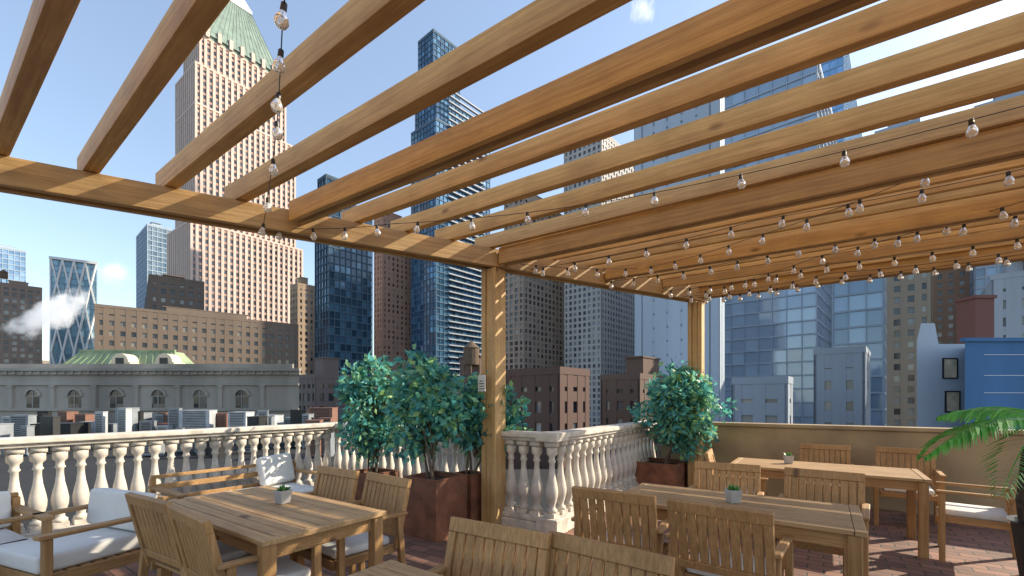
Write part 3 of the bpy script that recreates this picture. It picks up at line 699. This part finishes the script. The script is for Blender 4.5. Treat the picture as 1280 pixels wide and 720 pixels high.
# pale gabled building with two windows
Dq = 40
wh = MB(); x0 = site(1146, Dq); x1 = site(1214, Dq); zt = hgt(430, Dq)-GZ; zp = hgt(404, Dq)-GZ
wh.prism([(x0, 0, 0), (x1, 0, 0), (x1, 0, zt), (x0+(x1-x0)*.4, 0, zt), (x0+(x1-x0)*.33, 0, zp), (x0+(x1-x0)*.08, 0, zp), (x0, 0, zt+.3)], (4.8, 5, 0))
M_wh = wallm('pale_grey_render', (.47, .51, .55), .15)
o = wh.obj('building', [M_wh], loc=(0, Dq, GZ)); tag(o, 'pale grey rendered building with a slanted chimney top and two windows', 'building')
for (pa, ya, yb) in ((1187, 472, 449), (1190, 514, 490)):
    wn = MB(); xa = site(pa-8, Dq); xb = site(pa+8, Dq); za = hgt(ya, Dq)-GZ; zb = hgt(yb, Dq)-GZ
    wn.box(xa, xb, -.06, -.02, za, zb, 0)
    wn.box(xa-.1, xa, -.1, -.003, za-.1, zb+.1, 1); wn.box(xb, xb+.1, -.1, -.003, za-.1, zb+.1, 1); wn.box(xa, xb, -.1, -.003, zb, zb+.1, 1); wn.box(xa, xb, -.1, -.003, za-.1, za, 1)
    wn.obj('window', [mat_plain('tan_blind', (.7, .56, .36), .4, .3, 1.2), M_black], o)  # plain warm tan blind colour with random variation, dark frame
# blue panelled building
bp_ = MB(); xs = site(1206, 36); xe = site(1420, 36); zt = hgt(427, 36)-GZ
bp_.prism([(xs, 0, 0), (xe, 0, 0), (xe+6, 5, 0), (xs+5.3, 5, 0)], (0, 0, zt))
rb = random.Random(3)
for i in range(12):
    z = zt-.9-i*1.6+rb.uniform(-.3, .3)
    if z > 0: bp_.box(xs+.02+rb.choice((0, 0, 1.5)), xe, -.03, -.003, z-.02, z+.02, 1)
bp_.box(xs-.1, xe, -.15, .3, zt, zt+.3, 0)
M_blue = wallm('blue_panel', (.07, .18, .36), .3)
o = bp_.obj('building', [M_blue, M_white], loc=(0, 36, GZ), rz=0); tag(o, 'blue panelled building with thin white horizontal joints', 'building')
ch = MB(); xa = site(1232, 46); xb = site(1256, 46); ch.box(xa, xb, 0, 2, 0, hgt(370, 46)-GZ); ch.box(xa-.15, xb+.15, -.15, 2.15, hgt(370, 46)-GZ, hgt(366, 46)-GZ)
o = ch.obj('chimney', [wallm('red_brick', (.2, .08, .06))], loc=(0, 47, GZ)); tag(o, 'red brick chimney stack above the blue building', 'chimney')

# ornate low stone building
Dl = 60
xL = -84; xR = site(374, Dl); zt = hgt(463, Dl)-GZ
lo = MB(); lo.prism([(xL, 0, 0), (xR, 0, 0), (xR-4.8, 10, 0), (xL, 10, 0)], (0, 0, zt))
lo.box(xL-.3, xR+.3, -.7, .0-.003, zt-.1, zt+.25); lo.box(xL-.2, xR+.2, -.35, -.004, zt-.6, zt-.103); lo.box(xL, xR, -.25, -.004, zt-2.0, zt-1.75); lo.box(xL, xR, -.3, -.004, zt-5.4, zt-5.1)
x = xL
while x < xR:
    lo.box(x, x+.5, -.3, -.005, zt-5.09, zt-2.01); lo.box(x-.1, x+.6, -.38, -.006, zt-2.3, zt-2.02); x += 5.6
for i in range(int((xR-xL)/1.1)):
    lo.box(xL+i*1.1, xL+i*1.1+.35, -.5, -.36, zt-.55, zt-.14)
lo.box(xL, xR-1, .2, .6, zt+.26, zt+.9)
M_lime = wallm('old_limestone', (.3, .27, .23), .4)
o = lo.obj('building', [M_lime], loc=(0, Dl, GZ)); tag(o, 'low ornate grey stone hall with arched windows and cornice', 'building')
x = xL+.5
while x+5 < xR:
    wn = MB(); c = x+2.55; r_ = .85; pts = [(c-r_, 0, zt-5.0), (c+r_, 0, zt-5.0)]+[(c+r_*math.cos(a*math.pi/12), 0, zt-3.45+r_*math.sin(a*math.pi/12)) for a in range(13)]
    wn.prism([(p[0], -.03, p[2]) for p in pts], (0, .02, 0))
    for a in range(12):
        a0 = a*math.pi/12; a1 = (a+1)*math.pi/12; r2 = r_+.28
        q = [(c+r_*math.cos(a0), -.22, zt-3.45+r_*math.sin(a0)), (c+r2*math.cos(a0), -.22, zt-3.45+r2*math.sin(a0)), (c+r2*math.cos(a1), -.22, zt-3.45+r2*math.sin(a1)), (c+r_*math.cos(a1), -.22, zt-3.45+r_*math.sin(a1))]
        wn.prism(q, (0, .21, 0), 1)
    wn.box(c-.05, c+.05, -.09, -.035, zt-5, zt-2.65, 1); wn.box(c-r_, c+r_, -.1, -.034, zt-3.5, zt-3.4, 1)
    wn.obj('window', [mat_glass_facade(1, 1, (.02, .025, .03), (.1, .1, .1), .3), M_lime], o); x += 5.6
# copper mansard with dormers
mr_ = MB(); xa = site(64, 69); xb = site(226, 69); z0 = hgt(463, 68)-GZ; z1 = hgt(437, 68)-GZ
pyr(xa, xb, 0, 5, z0, xa+2.5, xb-2.5, 2, 4, z1, mr_)
mr_.box(xa+2.4, xb-2.4, 1.9, 2.2, z1, z1+.3)
for i in range(16):
    u = (i+.5)/16; mr_.tube([(xa+(xb-xa)*u, -.05, z0), (xa+2.5+(xb-xa-5)*u, 1.95, z1)], .09, 4)
mr_.box(xa-.3, xb+.3, -.5, 5.5, 0, z0)
o2 = mr_.obj('building', [mat_plain('green_copper_roof', (.24, .3, .17), .7, .3, .4)], loc=(0, 69, GZ)); tag(o2, 'stone hall topped by a green copper mansard roof', 'building')
for pxx in (150, 205):
    d = MB(); c = site(pxx, 68); d.box(c-1.5, c+1.5, -1.0, 1.5, z0, z0+1.3)
    r0 = 1.3
    pts = [(c+r0*math.cos(a*math.pi/10), -1.05, z0+1.3+r0*math.sin(a*math.pi/10)) for a in range(11)]
    d.prism(pts, (0, 2, 0))
    d.box(c-2.3, c-1.6, -1, .5, z0, z0+.8); d.box(c+1.6, c+2.3, -1, .5, z0, z0+.8); d.box(c-.6, c+.6, -1.12, -1.06, z0+.4, z0+1.9, 1)
    d.obj('dormer', [wallm('cream_stone', (.6, .52, .38)), M_black], o2)

# neighbouring flat roofs
nr = MB(); nr.box(-90, -4, 13, 59, 0, 21.5); nr.box(-90, -4, 12.7, 13.0, 0, 22.3)
o = nr.obj('building', [M_tar], loc=(0, 0, GZ)); tag(o, 'neighbouring building with a flat dark tar roof', 'building')
nr = MB(); nr.box(-2, 34, 14, 55, 0, 18)
o = nr.obj('building', [M_tar], loc=(0, 0, GZ)); tag(o, 'lower neighbouring building with a dark roof', 'building')
def unit(px, d, wd, h, dep, mat, label, louv=True, base=-3.5):
    c = site(px, d); u = MB(); u.box(-wd/2, wd/2, 0, dep, .15, h); u.box(-wd/2-.04, wd/2+.04, -.04, dep+.04, h, h+.06)
    for s in (-1, 1): u.box(s*wd*.4-.08, s*wd*.4+.08, .1, dep-.1, 0, .149)
    if louv:
        for k in range(int(h/.18)-2): u.box(-wd*.38, wd*.38, -.04, -.003, .4+k*.18, .47+k*.18, 1)
    o = u.obj('rooftop_unit', [mat, M_black], loc=(c, d, base), rz=R.uniform(-.3, .3)); tag(o, label, 'rooftop equipment', 'units on the neighbouring roof')
M_grey = mat_plain('galvanised_steel', (.26, .28, .3), .5, .2, 1, metal=.3)
M_offw = mat_plain('weathered_white_metal', (.42, .43, .44), .6, .25, 1)
M_brn = mat_plain('brown_shed', (.2, .1, .07), .8)
units = [(50, 44, 5, 2.6, 3, M_black), (243, 50, 3, 3.8, 2, M_offw), (272, 52, 2, 3.4, 2, M_brn), (296, 50, 2, 3.6, 2, M_offw), (132, 48, 1.6, 2.4, 1.5, M_grey), (160, 54, 2.2, 3.4, 2, M_grey),
    (182, 50, 1.2, 2.6, 1, M_grey), (205, 55, 2.4, 3.2, 2, M_grey), (330, 54, 2.6, 3.1, 2, M_offw), (357, 50, 1.8, 2.4, 1.6, M_grey), (12, 52, 2, 3, 2, M_offw), (100, 55, 1.4, 3.2, 1.2, M_brn), (225, 42, 1.4, 2.0, 1.2, M_grey), (385, 46, 2.2, 2.4, 2, M_grey), (400, 56, 3, 4, 2, M_brn)]
ru = random.Random(21)
for i in range(48):
    units.append((ru.uniform(-10, 410), ru.uniform(38, 56), ru.uniform(.5, 1.6), ru.uniform(1.4, 4.2), ru.uniform(.5, 1.5), ru.choice((M_grey, M_black, M_grey, M_offw, M_brn))))
for (px, d, w_, h, dep, mt) in units:
    lb = {M_black.name: 'black louvred rooftop unit on a tar roof', M_offw.name: 'white louvred air handling unit on a tar roof', M_brn.name: 'brown metal shed on a tar roof', M_grey.name: 'galvanised ventilation unit on a tar roof'}[mt.name]
    unit(px, d, w_, h, dep, mt, lb)

# distant filler blocks
rf_ = random.Random(5)
for i in range(26):
    px = -40+i*54+rf_.uniform(-12, 12); d = rf_.uniform(260, 420); yt = rf_.uniform(430, 462)
    c = rf_.choice([(.28, .22, .18), (.36, .3, .25), (.25, .25, .26), (.4, .37, .34), (.3, .2, .16)])
    bld('distant mid-rise city building with regular windows', px, px+rf_.uniform(15, 30), px+60 if px < 1000 else None, yt, d, 3.3, 3.3, 1.6, 1.5, c, wa=None if px < 1000 else 20, group='distant city blocks', top=None)

# ------------------------------------------------------------ steam plumes
def steam(c, size, rz, ry, dens, seed, thr=.5):
    m = bpy.data.materials.new('steam'); m.use_nodes = True; nt = m.node_tree; nt.nodes.clear()
    out = N(nt, 'ShaderNodeOutputMaterial'); vs = N(nt, 'ShaderNodeVolumeScatter'); vs.inputs['Color'].default_value = (1, 1, 1, 1)
    em = N(nt, 'ShaderNodeEmission'); em.inputs['Color'].default_value = (.95, .97, 1, 1); ad2 = N(nt, 'ShaderNodeAddShader')  # added glow stands in for light scattered many times inside the plume
    tc = N(nt, 'ShaderNodeTexCoord'); nz = N(nt, 'ShaderNodeTexNoise'); nz.inputs['Scale'].default_value = 2.0; nz.inputs['Detail'].default_value = 8; nz.inputs['Roughness'].default_value = .65; nz.noise_dimensions = '4D'; nz.inputs['W'].default_value = seed
    mp = N(nt, 'ShaderNodeMapping'); mp.inputs['Scale'].default_value = (1.5, 1, 1)
    nt.links.new(tc.outputs['Object'], mp.inputs[0]); nt.links.new(mp.outputs[0], nz.inputs['Vector'])
    ln = N(nt, 'ShaderNodeVectorMath', operation='LENGTH'); nt.links.new(tc.outputs['Object'], ln.inputs[0])
    fo = N(nt, 'ShaderNodeMapRange'); fo.inputs['From Min'].default_value = 0; fo.inputs['From Max'].default_value = 1; fo.inputs['To Min'].default_value = .24; fo.inputs['To Max'].default_value = -.34
    nt.links.new(ln.outputs['Value'], fo.inputs['Value'])
    ad = N(nt, 'ShaderNodeMath', operation='ADD'); nt.links.new(nz.outputs['Fac'], ad.inputs[0]); nt.links.new(fo.outputs[0], ad.inputs[1])
    r = N(nt, 'ShaderNodeMapRange'); r.inputs['From Min'].default_value = thr; r.inputs['From Max'].default_value = thr+.4; r.inputs['To Min'].default_value = 0; r.inputs['To Max'].default_value = dens
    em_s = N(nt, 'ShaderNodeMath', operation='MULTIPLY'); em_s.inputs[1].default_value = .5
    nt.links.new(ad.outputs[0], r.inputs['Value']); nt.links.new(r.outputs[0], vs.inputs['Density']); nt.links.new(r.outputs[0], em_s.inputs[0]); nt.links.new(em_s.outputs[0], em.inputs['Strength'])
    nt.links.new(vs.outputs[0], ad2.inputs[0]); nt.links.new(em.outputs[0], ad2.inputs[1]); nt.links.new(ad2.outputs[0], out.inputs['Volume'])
    bm = bmesh.new(); bmesh.ops.create_icosphere(bm, subdivisions=3, radius=1); me = bpy.data.meshes.new('steam'); bm.to_mesh(me); bm.free(); me.materials.append(m)
    o = bpy.data.objects.new('steam_plume', me); COL.objects.link(o); o.location = c; o.scale = size; o.rotation_euler = (0, ry, rz); tag(o, 'white plume of steam drifting above city roofs', 'steam', 'steam plumes over the city')
def at(px, py, d): return (site(px, d), d, hgt(py, d))
steam(at(62, 393, 130), (20, 6, 8), 0, -.42, .75, 1.0, .40)
steam(at(142, 342, 145), (10, 6, 8), 0, .5, .3, 4.0, .44)
steam(at(803, 10, 330), (16, 10, 24), 0, .2, .14, 7.0, .42)
